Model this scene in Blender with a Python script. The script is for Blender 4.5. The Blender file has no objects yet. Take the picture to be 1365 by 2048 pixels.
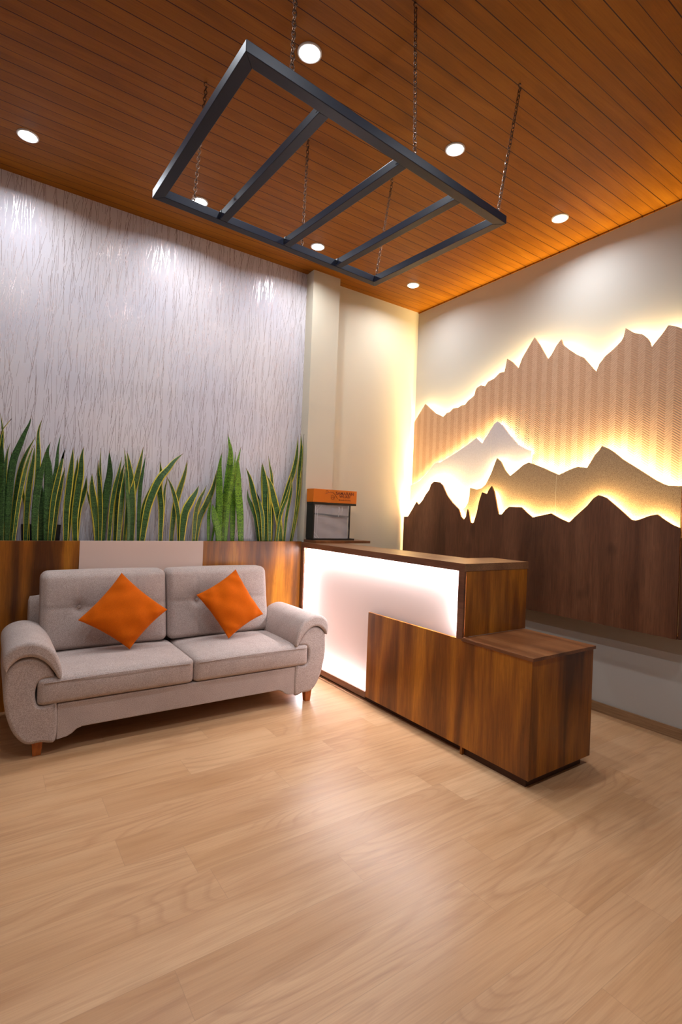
import bpy, bmesh, math, random
from mathutils import Vector, Matrix
from mathutils.geometry import tessellate_polygon
random.seed(7)
S = bpy.context.scene
C = S.collection
PI = math.pi
W, D, H = 3.722, 4.09, 3.546          # right wall x, back wall y, ceiling z
# ---------------------------------------------------------------- camera, world, exposure
cam = bpy.data.cameras.new('camera'); co = bpy.data.objects.new('camera', cam); C.objects.link(co)
cam.sensor_fit = 'VERTICAL'; cam.sensor_height = 36; cam.lens = 1026.84 * 36 / 2048
yaw, pit, rol = math.radians(34.527), math.radians(.1843), math.radians(2.2643)
fw = Vector((math.sin(yaw)*math.cos(pit), math.cos(yaw)*math.cos(pit), math.sin(pit)))
rt = fw.cross(Vector((0, 0, 1))).normalized(); up = rt.cross(fw)
r2 = rt*math.cos(rol) + up*math.sin(rol); u2 = -rt*math.sin(rol) + up*math.cos(rol)
m = Matrix((r2, u2, -fw)).transposed().to_4x4(); m.translation = (0, 0, 1.37)
co.matrix_world = m; cam.clip_start = .02
S.camera = co
S.view_settings.view_transform = 'Standard'; S.view_settings.look = 'None'
S.view_settings.gamma = 1; S.view_settings.use_curve_mapping = False
S.view_settings.exposure = 0.0
w = bpy.data.worlds.new('world'); S.world = w; w.use_nodes = True
w.node_tree.nodes['Background'].inputs[0].default_value = (.8, .85, 1, 1)
w.node_tree.nodes['Background'].inputs[1].default_value = .0
LAMP_W = 9.5          # watts of one downlight
LED_WARM = 660.0        # emission of the warm strips behind the mountains
LED_WHITE = 150.0       # emission of the white strips round the counter panel
# downlights of the room on their 1.04 m grid (rows y 3.62 and 2.15 are in the photo, the rest are unseen, added as fill light)
LAMPS = [(.12, 3.62), (1.165, 3.617), (2.149, 3.61), (3.223, 3.636),
         (1.181, 2.13), (2.198, 2.156), (3.302, 2.18), (.14, 2.13)]
FILL_LAMPS = [(.14, .65), (1.18, .65), (2.2, .65)]
def downlight_light(x, y):
    l = bpy.data.lights.new('downlight_light', 'AREA'); l.shape = 'DISK'; l.size = .09; l.energy = LAMP_W
    l.color = (.88, .93, 1.0); l.spread = math.radians(160)
    o = bpy.data.objects.new('downlight_light', l); C.objects.link(o); o.location = (x, y, H-.022)
for x, y in LAMPS + FILL_LAMPS: downlight_light(x, y)

# ---------------------------------------------------------------- material helpers
def srgb(r, g, b):
    f = lambda c: (c/255/12.92) if c/255 <= .04045 else ((c/255+.055)/1.055)**2.4
    return (f(r), f(g), f(b), 1)
class NT:
    def __init__(s, name):
        s.m = bpy.data.materials.new(name); s.m.use_nodes = True
        s.t = s.m.node_tree; s.b = s.t.nodes['Principled BSDF']; s.out = s.t.nodes['Material Output']
    def n(s, kind, **kw):
        d = s.t.nodes.new(kind)
        for k, v in kw.items(): setattr(d, k, v)
        return d
    def l(s, a, b): s.t.links.new(a, b)
    def put(s, v, sock):
        if isinstance(v, bpy.types.NodeSocket): s.l(v, sock)
        else: sock.default_value = v
    def math(s, op, a, b=None, c=None):
        d = s.n('ShaderNodeMath', operation=op)
        for i, v in enumerate((a, b, c)):
            if v is not None: s.put(v, d.inputs[i])
        return d.outputs[0]
    def pos(s): return s.n('ShaderNodeNewGeometry').outputs['Position']
    def sep(s, v):
        d = s.n('ShaderNodeSeparateXYZ'); s.l(v, d.inputs[0]); return d.outputs
    def comb(s, x, y, z):
        d = s.n('ShaderNodeCombineXYZ')
        for i, v in enumerate((x, y, z)): s.put(v, d.inputs[i])
        return d.outputs[0]
    def mapping(s, v, scale=(1, 1, 1), rot=(0, 0, 0), loc=(0, 0, 0)):
        d = s.n('ShaderNodeMapping'); s.l(v, d.inputs[0])
        d.inputs['Scale'].default_value = scale; d.inputs['Rotation'].default_value = rot; d.inputs['Location'].default_value = loc
        return d.outputs[0]
    def noise(s, v, scale, detail=4, rough=.55, dist=0):
        d = s.n('ShaderNodeTexNoise'); s.l(v, d.inputs['Vector'])
        d.inputs['Scale'].default_value = scale; d.inputs['Detail'].default_value = detail
        d.inputs['Roughness'].default_value = rough; d.inputs['Distortion'].default_value = dist
        return d.outputs[0]
    def ramp(s, fac, stops, interp='LINEAR'):
        d = s.n('ShaderNodeValToRGB'); s.l(fac, d.inputs[0]); d.color_ramp.interpolation = interp
        e = d.color_ramp.elements
        while len(e) < len(stops): e.new(.5)
        for k, (p, c) in enumerate(stops):
            e[k].position = p; e[k].color = c if len(c) == 4 else (*c, 1)
        return d.outputs[0]
    def mix(s, fac, a, b, mode='MIX'):
        d = s.n('ShaderNodeMix', data_type='RGBA', blend_type=mode)
        s.put(fac, d.inputs[0]); s.put(a, d.inputs[6]); s.put(b, d.inputs[7]); return d.outputs[2]
    def bump(s, h, strength=.3, dist=.002, normal=None):
        d = s.n('ShaderNodeBump'); d.inputs['Strength'].default_value = strength; d.inputs['Distance'].default_value = dist
        s.l(h, d.inputs['Height'])
        if normal is not None: s.l(normal, d.inputs['Normal'])
        s.l(d.outputs[0], s.b.inputs['Normal']); return d.outputs[0]
    def set(s, col=None, rough=None, metal=None, spec=None):
        if col is not None: s.put(col, s.b.inputs['Base Color'])
        if rough is not None: s.put(rough, s.b.inputs['Roughness'])
        if metal is not None: s.put(metal, s.b.inputs['Metallic'])
        if spec is not None: s.b.inputs['Specular IOR Level'].default_value = spec
        return s.m
def plain(name, col, rough=.5, metal=0, spec=.5, bump=0, bscale=300):
    n = NT(name)
    if bump: n.bump(n.noise(n.pos(), bscale, 3), bump, .001)
    return n.set(col, rough, metal, spec)
def emit(name, col, k):
    n = NT(name); n.set((0, 0, 0, 1), .5); n.b.inputs['Emission Color'].default_value = col; n.b.inputs['Emission Strength'].default_value = k
    return n.m
def wood(name, dark, mid, light, grain='z', band=7.0, rough=.35, spec=.4, seed=0, knots=False):
    """board with the grain running along one axis: broad tonal bands, fine pores"""
    n = NT(name); p = n.pos()
    st = {'z': (1, 1, .12), 'x': (.12, 1, 1), 'y': (1, .12, 1)}[grain]
    v = n.mapping(p, st, loc=(seed, seed*1.7, seed*.6))
    a = n.noise(v, band, 2, .5, .6)
    st2 = {'z': (1, 1, .03), 'x': (.03, 1, 1), 'y': (1, .03, 1)}[grain]
    f = n.noise(n.mapping(p, st2), 160, 3, .6)
    g = n.noise(n.mapping(p, st), 38, 5, .65, 1.2)
    c = n.ramp(a, [(.30, dark), (.5, mid), (.68, light)])
    c = n.mix(.5, c, n.ramp(g, [(.3, (.42, .40, .38)), (.62, (1, 1, 1))]), 'MULTIPLY')
    c = n.mix(.4, c, n.ramp(f, [(.35, (.45, .42, .4)), (.6, (1, 1, 1))]), 'MULTIPLY')
    if knots:
        k = n.noise(n.mapping(p, (1, 1, .55), loc=(3, 1, 2)), 4.2, 2, .5)
        c = n.mix(n.ramp(k, [(.66, (0, 0, 0)), (.76, (.75, .75, .75))]), c, (dark[0]*.35, dark[1]*.35, dark[2]*.35, 1))
    n.bump(f, .12, .0008)
    return n.set(c, rough, 0, spec)

# ---------------------------------------------------------------- mesh helpers
def smooth(me, ang=None):
    for p in me.polygons: p.use_smooth = True
def obj(name, bm, mat, parent=None, sm=False, bev=0, loc=None):
    """link one mesh; coordinates in bm are world coordinates, the origin moves to the parent's or to loc"""
    bm.normal_update()
    me = bpy.data.meshes.new(name)
    o = bpy.data.objects.new(name, me); C.objects.link(o)
    base = Vector((0, 0, 0))
    if parent is not None:
        o.parent = parent; q = parent
        while q is not None: base += q.location; q = q.parent
    elif loc is not None:
        base = Vector(loc); o.location = base
    bmesh.ops.translate(bm, verts=bm.verts, vec=-base)
    bm.to_mesh(me); bm.free()
    for mm in (mat if isinstance(mat, (list, tuple)) else [mat]): me.materials.append(mm)
    if sm: smooth(me)
    if bev:
        b = o.modifiers.new('bevel', 'BEVEL'); b.width = bev; b.segments = 2; b.limit_method = 'ANGLE'; b.angle_limit = math.radians(40)
    return o
def thing(name, label, cat, loc=(0, 0, 0), group=None):
    o = bpy.data.objects.new(name, None); C.objects.link(o); o.location = loc; o.empty_display_size = .1
    o['label'] = label; o['category'] = cat
    if group: o['group'] = group
    return o
def tag(o, label, cat, group=None):
    o['label'] = label; o['category'] = cat
    if group: o['group'] = group
    return o
def struct(name, bm, mat, **kw):
    o = obj(name, bm, mat, **kw); o['kind'] = 'structure'; return o
def box(bm, x0, x1, y0, y1, z0, z1):
    v = [bm.verts.new((x, y, z)) for x in (x0, x1) for y in (y0, y1) for z in (z0, z1)]
    for f in ((0, 1, 3, 2), (4, 6, 7, 5), (0, 4, 5, 1), (2, 3, 7, 6), (0, 2, 6, 4), (1, 5, 7, 3)):
        bm.faces.new([v[i] for i in f])
    return v
def B(x0, x1, y0, y1, z0, z1):
    bm = bmesh.new(); box(bm, x0, x1, y0, y1, z0, z1); return bm
def prism(bm, pts, ax, a, b):
    """closed polygon pts (in the two other axes) extruded along axis ax from a to b"""
    def P(u, v, t): return {0: (t, u, v), 1: (u, t, v), 2: (u, v, t)}[ax]
    A = [bm.verts.new(P(u, v, a)) for u, v in pts]; Bv = [bm.verts.new(P(u, v, b)) for u, v in pts]
    n = len(pts)
    for i in range(n): bm.faces.new((A[i], A[(i+1) % n], Bv[(i+1) % n], Bv[i]))
    fa = bm.faces.new(A[::-1]); fb = bm.faces.new(Bv)
    fa.normal_update(); fb.normal_update(); bmesh.ops.triangulate(bm, faces=[fa, fb]); bmesh.ops.recalc_face_normals(bm, faces=bm.faces)
def tube(bm, pts, r, n=8, closed=False):
    pts = [Vector(p) for p in pts]; rings = []; N = len(pts)
    for i, p in enumerate(pts):
        a = pts[(i-1) % N] if (closed or i) else p; b = pts[(i+1) % N] if (closed or i < N-1) else p
        t = (b-a).normalized(); u = t.cross(Vector((0, 0, 1)))
        if u.length < .1: u = t.cross(Vector((1, 0, 0)))
        u.normalize(); v = t.cross(u)
        rr = r[i] if isinstance(r, (list, tuple)) else r
        rings.append([bm.verts.new(p + (u*math.cos(2*PI*k/n) + v*math.sin(2*PI*k/n))*rr) for k in range(n)])
    for i in range(N if closed else N-1):
        A, Bq = rings[i], rings[(i+1) % N]
        for k in range(n): bm.faces.new((A[k], A[(k+1) % n], Bq[(k+1) % n], Bq[k]))
    if not closed: bm.faces.new(rings[0][::-1]); bm.faces.new(rings[-1])
def disc(bm, x, y, z0, z1, r0, r1, n=32, cap=True):
    A = [bm.verts.new((x+r0*math.cos(2*PI*k/n), y+r0*math.sin(2*PI*k/n), z0)) for k in range(n)]
    Bq = [bm.verts.new((x+r1*math.cos(2*PI*k/n), y+r1*math.sin(2*PI*k/n), z1)) for k in range(n)]
    for k in range(n): bm.faces.new((A[k], A[(k+1) % n], Bq[(k+1) % n], Bq[k]))
    if cap: bm.faces.new(A[::-1]); bm.faces.new(Bq)
def cr(pts, k=4, closed=True):
    """Catmull-Rom through 2-D or 3-D points"""
    n = len(pts); out = []
    for i in range(n if closed else n-1):
        g = lambda j: Vector(pts[j % n]) if closed else Vector(pts[max(0, min(n-1, j))])
        p0, p1, p2, p3 = g(i-1), g(i), g(i+1), g(i+2)
        for s in range(k):
            t = s/k
            out.append(tuple(.5*((2*p1) + (p2-p0)*t + (2*p0-5*p1+4*p2-p3)*t*t + (3*p1-p0-3*p2+p3)*t**3)))
    if not closed: out.append(tuple(pts[-1]))
    return out
def rounded(x0, x1, y0, y1, z0, z1, r, n=24, fn=None):
    """cushion: a box rounded by r, dense enough to be puffed by fn(p, u) with u in [-1, 1]^3"""
    bm = bmesh.new(); c = Vector(((x0+x1)/2, (y0+y1)/2, (z0+z1)/2)); h = Vector(((x1-x0)/2, (y1-y0)/2, (z1-z0)/2))
    bmesh.ops.create_cube(bm, size=2)
    bmesh.ops.subdivide_edges(bm, edges=bm.edges, cuts=n, use_grid_fill=True)
    for v in bm.verts:
        u = v.co.copy()
        # crowd the vertices towards the edges so the rounding is smooth
        e = Vector([math.copysign(abs(a)**.75, a) for a in u])
        p = Vector((e.x*h.x, e.y*h.y, e.z*h.z))
        q = Vector([max(-(h[k]-r), min(h[k]-r, p[k])) for k in range(3)])
        d = p-q
        if d.length > 1e-9: p = q + d.normalized()*r
        v.co = c + p
        if fn: v.co = fn(v.co.copy(), e)
    bmesh.ops.recalc_face_normals(bm, faces=bm.faces)
    return bm
def soft_extrude(pts, y0, y1, r, n=4):
    """profile (x, z) extruded along y with rounded front and back rims"""
    bm = bmesh.new(); N = len(pts); P = [Vector(p) for p in pts]
    area = sum(P[i].x*P[(i+1) % N].y - P[(i+1) % N].x*P[i].y for i in range(N))
    nor = []
    for i in range(N):
        t = (P[(i+1) % N]-P[i-1]).normalized(); q = Vector((t.y, -t.x))
        nor.append(q if area > 0 else -q)
    cap_r = []                                                              # rounding limited where the profile is thin
    for i in range(N):
        o_, dr = P[i], -nor[i]; best = 9
        for j in range(N):
            k = (j+1) % N
            if i in (j, k): continue
            e = P[k]-P[j]; den = dr.x*e.y - dr.y*e.x
            if abs(den) < 1e-12: continue
            w_ = P[j]-o_; t_ = (w_.x*e.y - w_.y*e.x)/den; s_ = (w_.x*dr.y - w_.y*dr.x)/den
            if t_ > 1e-4 and -.001 <= s_ <= 1.001: best = min(best, t_)
        cap_r.append(min(r, .30*best))
    for _ in range(4): cap_r = [min(cap_r[i], (cap_r[i-1]+cap_r[i]+cap_r[(i+1) % N])/3) for i in range(N)]
    ys = [(y0 + r*(1-math.cos(PI/2*k/n)), r*(1-math.sin(PI/2*k/n))) for k in range(n+1)]
    ys += [(y1 - (y-y0), i) for y, i in reversed(ys)]
    R = []
    for y, ins in ys:
        R.append([bm.verts.new((P[i].x-nor[i].x*ins*cap_r[i]/r, y, P[i].y-nor[i].y*ins*cap_r[i]/r)) for i in range(N)])
    for a, b in zip(R, R[1:]):
        for i in range(N): bm.faces.new((a[i], a[(i+1) % N], b[(i+1) % N], b[i]))
    tri = tessellate_polygon([[Vector((v.co.x, v.co.z, 0)) for v in R[0]]])
    bmesh.ops.recalc_face_normals(bm, faces=bm.faces)
    for ring, sg_ in ((R[0], -1), (R[-1], 1)):                               # caps on vertices of their own: flat shading, no streaks
        q = [bm.verts.new(v.co) for v in ring]
        for a, b, c in tri:
            f = bm.faces.new((q[a], q[b], q[c])); f.normal_update()
            if f.normal.y*sg_ < 0: f.normal_flip()
    return bm
    bmesh.ops.recalc_face_normals(bm, faces=bm.faces)
    return bm
# ---------------------------------------------------------------- materials
def ceiling_mat():
    n = NT('ceiling_boards'); p = n.pos(); s = n.sep(p)
    y = n.math('DIVIDE', n.math('SUBTRACT', s[1], 1.574), .079)
    k = n.math('FLOOR', y); f = n.math('FRACT', y)
    d = n.math('MINIMUM', f, n.math('SUBTRACT', 1, f))
    odd = n.math('MODULO', n.math('ADD', k, 100), 2)
    wd = n.math('ADD', .036, n.math('MULTIPLY', odd, .022))
    groove = n.math('LESS_THAN', f, wd)
    v = n.comb(n.math('MULTIPLY', s[0], .14), n.math('ADD', s[1], n.math('MULTIPLY', n.math('FLOOR', n.math('DIVIDE', k, 2)), 3.71)), 0)
    a = n.noise(v, 9, 4, .6, .8); fib = n.noise(n.mapping(n.comb(s[0], s[1], 0), (.03, 1, 1)), 170, 3, .6)
    c = n.ramp(a, [(.3, (.205, .066, .003)), (.5, (.255, .086, .004)), (.7, (.30, .108, .006))])
    c = n.mix(.22, c, n.ramp(fib, [(.35, (.5, .45, .4)), (.6, (1, 1, 1))]), 'MULTIPLY')
    c = n.mix(groove, c, (.035, .009, .002, 1))
    n.bump(n.math('SUBTRACT', 1, groove), .5, .003)
    return n.set(c, .45, 0, .13)
def floor_mat():
    n = NT('oak_laminate_floor'); p = n.pos(); s = n.sep(p)
    row = n.math('DIVIDE', n.math('SUBTRACT', s[1], 1.505-9), .18)
    ri = n.math('FLOOR', row); rf = n.math('FRACT', row)
    wn = n.n('ShaderNodeTexWhiteNoise', noise_dimensions='1D'); n.l(ri, wn.inputs['W'])
    off = n.math('MULTIPLY', wn.outputs['Value'], 1.22)
    col = n.math('DIVIDE', n.math('ADD', n.math('ADD', s[0], 10), off), 1.22)
    ci = n.math('FLOOR', col); cf = n.math('FRACT', col)
    wc = n.n('ShaderNodeTexWhiteNoise', noise_dimensions='2D'); n.l(n.comb(ri, ci, 0), wc.inputs['Vector'])
    rnd = wc.outputs['Value']
    sx = n.math('ADD', s[0], n.math('MULTIPLY', rnd, 37)); sy = n.math('ADD', s[1], n.math('MULTIPLY', rnd, 19))
    a = n.noise(n.comb(n.math('MULTIPLY', sx, .22), sy, rnd), 4.2, 2, .5, .4)      # broad tone inside one plank
    h = n.noise(n.comb(n.math('MULTIPLY', sx, .20), sy, rnd), 3.4, 1, .4, .15)     # cathedral figure
    rings = n.math('FRACT', n.math('MULTIPLY', h, 24))
    rings = n.ramp(rings, [(.0, (1, 1, 1)), (.30, (.0, .0, .0)), (.85, (0, 0, 0)), (1, (.9, .9, .9))])
    fig = n.ramp(n.noise(n.comb(n.math('MULTIPLY', sx, .6), sy, rnd), 2.3, 1), [(.47, (0, 0, 0)), (.60, (1, 1, 1))])
    g = n.noise(n.comb(n.math('MULTIPLY', sx, .07), sy, rnd), 34, 3, .6, .3)
    fib = n.noise(n.comb(n.math('MULTIPLY', s[0], .02), s[1], 0), 210, 2, .6)
    c = n.ramp(a, [(.26, (.52, .285, .130)), (.48, (.60, .35, .178)), (.70, (.65, .40, .215))])
    c = n.mix(n.math('MULTIPLY', n.math('MULTIPLY', rings, fig), .38), c, (.40, .20, .095, 1))
    c = n.mix(.30, c, n.ramp(g, [(.36, (.62, .50, .42)), (.54, (1, 1, 1))]), 'MULTIPLY')
    c = n.mix(.22, c, n.ramp(fib, [(.35, (.6, .55, .5)), (.6, (1, 1, 1))]), 'MULTIPLY')
    c = n.mix(n.math('ADD', .0, n.math('MULTIPLY', rnd, .20)), c, (.42, .23, .12, 1))
    e = n.math('MINIMUM', n.math('MULTIPLY', n.math('MINIMUM', rf, n.math('SUBTRACT', 1, rf)), .18),
               n.math('MULTIPLY', n.math('MINIMUM', cf, n.math('SUBTRACT', 1, cf)), 1.22))
    seam = n.math('LESS_THAN', e, .0011)
    c = n.mix(n.math('MULTIPLY', seam, .35), c, (.30, .17, .09, 1))
    n.bump(n.math('ADD', fib, n.math('MULTIPLY', seam, -2)), .035, .0005)
    return n.set(c, n.math('ADD', .27, n.math('MULTIPLY', g, .12)), 0, .4)
def wallpaper_mat():
    n = NT('scratched_wallpaper'); s = n.sep(n.pos())
    base = n.comb(s[0], s[2], 0); tot = None
    for i, (cw, ch, half, dens, slope) in enumerate(((.11, .28, .0010, .85, 1.2), (.085, .20, .0009, .8, 1.1), (.13, .36, .0011, .75, 1.2), (.07, .15, .0008, .8, .9), (.12, .26, .0009, .75, -1.2), (.09, .31, .0010, .7, -1.1), (.06, .22, .0008, .8, .6), (.05, .12, .0008, .8, .9))):
        u = n.math('DIVIDE', n.math('ADD', s[0], 7+i*.377), cw); fu = n.math('FRACT', u); iu = n.math('FLOOR', u)
        w1 = n.n('ShaderNodeTexWhiteNoise', noise_dimensions='1D'); n.l(n.math('ADD', iu, i*91.3), w1.inputs['W'])
        v = n.math('ADD', n.math('DIVIDE', s[2], ch), n.math('MULTIPLY', w1.outputs['Value'], 7)); fv = n.math('FRACT', v); iv = n.math('FLOOR', v)
        w2 = n.n('ShaderNodeTexWhiteNoise', noise_dimensions='3D'); n.l(n.comb(iu, iv, i*1.7), w2.inputs['Vector'])
        r = n.sep(w2.outputs['Color'])
        sl = n.math('MULTIPLY', n.math('SUBTRACT', r[1], .25), slope*.75)
        cen = n.math('ADD', n.math('ADD', .5, n.math('MULTIPLY', n.math('SUBTRACT', r[0], .5), .25)), n.math('MULTIPLY', sl, n.math('SUBTRACT', fv, .5)))
        d = n.math('ABSOLUTE', n.math('SUBTRACT', fu, cen))
        line = n.math('MULTIPLY', n.math('LESS_THAN', d, half/cw), n.math('MULTIPLY', n.math('LESS_THAN', r[2], dens), n.math('LESS_THAN', n.math('ABSOLUTE', n.math('SUBTRACT', fv, .5)), .46)))
        tot = line if tot is None else n.math('MAXIMUM', tot, line)
    fine = n.noise(n.mapping(base, (1, .06, 1)), 230, 2, .6)
    blot = n.noise(base, 1.7, 2, .5)
    c = n.ramp(blot, [(.35, (.60, .57, .62)), (.65, (.665, .615, .63))])
    c = n.mix(.13, c, n.ramp(fine, [(.35, (.62, .6, .62)), (.62, (1, 1, 1))]), 'MULTIPLY')
    c = n.mix(n.math('MULTIPLY', tot, .50), c, (.44, .27, .22, 1))
    n.bump(n.math('ADD', n.math('MULTIPLY', tot, 1.5), fine), .25, .001)
    return n.set(c, n.math('SUBTRACT', .80, n.math('MULTIPLY', tot, .55)), n.math('MULTIPLY', tot, .6), .25)
def herringbone_mat():
    n = NT('herringbone_veneer'); s = n.sep(n.pos())
    wd = .047
    yy = n.math('DIVIDE', s[1], wd); k = n.math('FLOOR', yy); f = n.math('FRACT', yy)
    odd = n.math('MODULO', n.math('ADD', k, 200), 2)
    sgn = n.math('SUBTRACT', n.math('MULTIPLY', odd, 2), 1)
    ph = n.math('ADD', s[2], n.math('MULTIPLY', n.math('MULTIPLY', n.math('SUBTRACT', f, .5), wd), n.math('MULTIPLY', sgn, .75)))
    ln = n.math('SINE', n.math('MULTIPLY', ph, 2*PI/.017))
    nz = n.noise(n.mapping(n.pos(), (1, 1, 1)), 60, 3, .6)
    wc = n.n('ShaderNodeTexWhiteNoise', noise_dimensions='1D'); n.l(k, wc.inputs['W'])
    c = n.mix(n.math('MULTIPLY', odd, .75), (.49, .29, .175, 1), (.60, .39, .255, 1))  # alternating strip tone: reflection off the embossing put into the colour
    c = n.mix(n.math('MULTIPLY', wc.outputs['Value'], .25), c, (.46, .28, .17, 1))
    c = n.mix(n.math('MULTIPLY', n.math('GREATER_THAN', ln, .35), .48), c, (.34, .175, .095, 1))
    c = n.mix(.35, c, n.ramp(nz, [(.35, (.7, .66, .62)), (.6, (1, 1, 1))]), 'MULTIPLY')
    seam = n.math('MAXIMUM', n.math('LESS_THAN', n.math('ABSOLUTE', n.math('SUBTRACT', s[1], 2.27)), .0012), n.math('LESS_THAN', n.math('ABSOLUTE', n.math('SUBTRACT', s[1], 3.46)), .0012))
    c = n.mix(n.math('MULTIPLY', seam, .6), c, (.3, .17, .09, 1))
    n.bump(ln, .25, .0012)
    return n.set(c, .5, 0, .3)
def speck_mat(name, a, b, scale, seam=None, amt=.5):
    n = NT(name); p = n.pos(); s = n.sep(p)
    z = n.noise(p, scale, 4, .75)
    c = n.ramp(z, [(.38, a), (.60, b)])
    if seam:
        k = n.math('LESS_THAN', n.math('ABSOLUTE', n.math('SUBTRACT', s[1], seam)), .0011)
        c = n.mix(n.math('MULTIPLY', k, .5), c, (.8, .7, .5, 1))
    n.bump(z, .2, .001)
    return n.set(c, .5, 0, .3)
def fabric_mat(name, a, b, scale=420, sheen=0, rough=.95):
    n = NT(name); p = n.pos()
    z = n.noise(p, scale, 3, .7); big = n.noise(p, 9, 3, .6)
    c = n.ramp(z, [(.34, a), (.64, b)])
    c = n.mix(.35, c, n.ramp(big, [(.35, (.80, .78, .77)), (.62, (1, 1, 1))]), 'MULTIPLY')
    n.bump(z, .45, .0015)
    if sheen:
        n.b.inputs['Sheen Weight'].default_value = sheen; n.b.inputs['Sheen Roughness'].default_value = .35
        n.b.inputs['Sheen Tint'].default_value = (1, .55, .2, 1)
    return n.set(c, rough, 0, .15)
def leaf_mat(name, yellow, dark, mid):
    n = NT(name); uv = n.n('ShaderNodeUVMap').outputs[0]; s = n.sep(uv)
    d = n.math('ABSOLUTE', n.math('SUBTRACT', s[0], .5))       # 0 at the midrib, .5 at the rim
    info = n.n('ShaderNodeObjectInfo').outputs['Random']
    v = n.comb(n.math('MULTIPLY', d, 1.4), n.math('ADD', n.math('MULTIPLY', s[1], 9), n.math('MULTIPLY', info, 40)), info)
    b = n.noise(n.mapping(v, (1, 3.2, 1)), 2.6, 4, .7, 1.6)
    c = n.ramp(b, [(.42, dark), (.52, mid), (.64, (mid[0]*2.2, mid[1]*1.9, mid[2]*2.6))])
    if yellow:
        wob = n.noise(n.comb(n.math('MULTIPLY', s[1], 3), info, 0), 3, 2)
        rim = n.math('GREATER_THAN', n.math('ADD', d, n.math('MULTIPLY', n.math('SUBTRACT', wob, .5), .12)), .36)
        c = n.mix(rim, c, (.62, .50, .05, 1))
    tip = n.math('GREATER_THAN', s[1], .975)
    c = n.mix(tip, c, (.22, .10, .03, 1))
    n.bump(b, .15, .001)
    return n.set(c, .42, 0, .45)
WOOD_BOX = wood('walnut_laminate', (.10, .028, .004), (.32, .102, .008), (.60, .225, .016), 'z', 6.5, .33, .45, 0)
WOOD_EDGE = wood('walnut_edge', (.12, .045, .022), (.19, .075, .036), (.24, .10, .05), 'y', 6.0, .35, .45, 3)
WOOD_TOPX = wood('walnut_top_across', (.13, .045, .018), (.23, .085, .03), (.33, .135, .05), 'y', 6.0, .33, .45, 5)
WOOD_TOPY = wood('walnut_ledge', (.19, .085, .04), (.28, .14, .065), (.36, .19, .09), 'y', 6.0, .33, .45, 5)
WOOD_DARK = wood('smoked_oak_panel', (.10, .036, .015), (.165, .062, .027), (.225, .092, .042), 'z', 5.0, .42, .4, 8, True)
WOOD_PLINTH = wood('dark_plinth', (.045, .014, .006), (.07, .024, .010), (.09, .032, .014), 'y', 6, .45, .3, 2)
WOOD_LEG = wood('orange_lacquered_leg', (.42, .10, .015), (.50, .13, .02), (.60, .17, .03), 'z', 5, .25, .5, 1)
BASEBOARD = wood('oak_skirting', (.30, .17, .08), (.38, .22, .11), (.45, .27, .14), 'y', 6, .45, .3, 4)
CEIL, FLOOR, PAPER = ceiling_mat(), floor_mat(), wallpaper_mat()
PAINT_R = plain('white_paint', (.46, .435, .395, 1), .65, 0, .15, .05, 90)
PAINT_C = plain('cream_paint', (.60, .54, .42, 1), .65, 0, .15, .05, 90)
PAINT_ROOM = plain('room_paint', (.40, .37, .34, 1), .7)
MDF = plain('beige_panel', (.70, .53, .45, 1), .5, 0, .3)
HERR = herringbone_mat()
LAV = speck_mat('pale_lilac_panel', (.52, .46, .47, 1), (.60, .54, .55, 1), 130, 3.00)
TAN = speck_mat('bronze_speckled_panel', (.22, .13, .065, 1), (.42, .28, .155, 1), 240, 2.33)
SOFA = fabric_mat('grey_beige_chenille', (.30, .23, .20, 1), (.60, .50, .455, 1), 300)
SEAM = plain('seam_shadow_thread', (.16, .12, .105, 1), .95)
VELVET = fabric_mat('orange_velvet', (.50, .082, .001, 1), (.66, .125, .001, 1), 500, .25)
METAL = plain('black_painted_steel', (.013, .015, .028, 1), .42, 0, .25, .08, 60)
METAL_DARK = plain('dark_joint_steel', (.008, .008, .010, 1), .35)
CHAIN = plain('rusty_chain', (.17, .095, .06, 1), .38, .85)
WHITE_PL = plain('white_plastic', (.8, .8, .8, 1), .35)
ACRYL = plain('white_glow_panel', (.72, .57, .51, 1), .45, 0, .3)
DIFF = emit('downlight_diffuser', (.93, .96, 1, 1), 22)
LED_Y = emit('warm_led_strip', (1, .75, .35, 1), LED_WARM)
LED_W = emit('white_led_strip', (.93, .93, 1, 1), LED_WHITE)
SOIL = plain('dark_soil', (.03, .02, .014, 1), .95, 0, .1, .8, 70)
POT = plain('black_plastic_pot', (.006, .006, .007, 1), .4)
BLACK = plain('matt_black_board', (.009, .009, .010, 1), .45)
ORANGE = plain('orange_card', (.70, .165, .006, 1), .45)
INK = plain('dark_brown_print', (.16, .022, .004, 1), .5)
GREYBACK = plain('grey_backing', (.40, .37, .38, 1), .4)
LEAF_Y = leaf_mat('snake_leaf_yellow_rim', True, (.010, .038, .008), (.045, .11, .022))
LEAF_D = leaf_mat('snake_leaf_dark', False, (.010, .036, .008), (.040, .105, .020))
LEAF_G = leaf_mat('snake_leaf_green', False, (.020, .075, .006), (.10, .23, .012))
n_ = NT('clear_film'); n_.b.inputs['Transmission Weight'].default_value = 0
n_.set((.9, .88, .9, 1), .18, 0, .6); n_.b.inputs['Alpha'].default_value = .22; FILM = n_.m
n_ = NT('film_crease'); n_.set((.95, .93, .95, 1), .3, 0, .5); n_.b.inputs['Alpha'].default_value = .55; CREASE = n_.m

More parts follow.
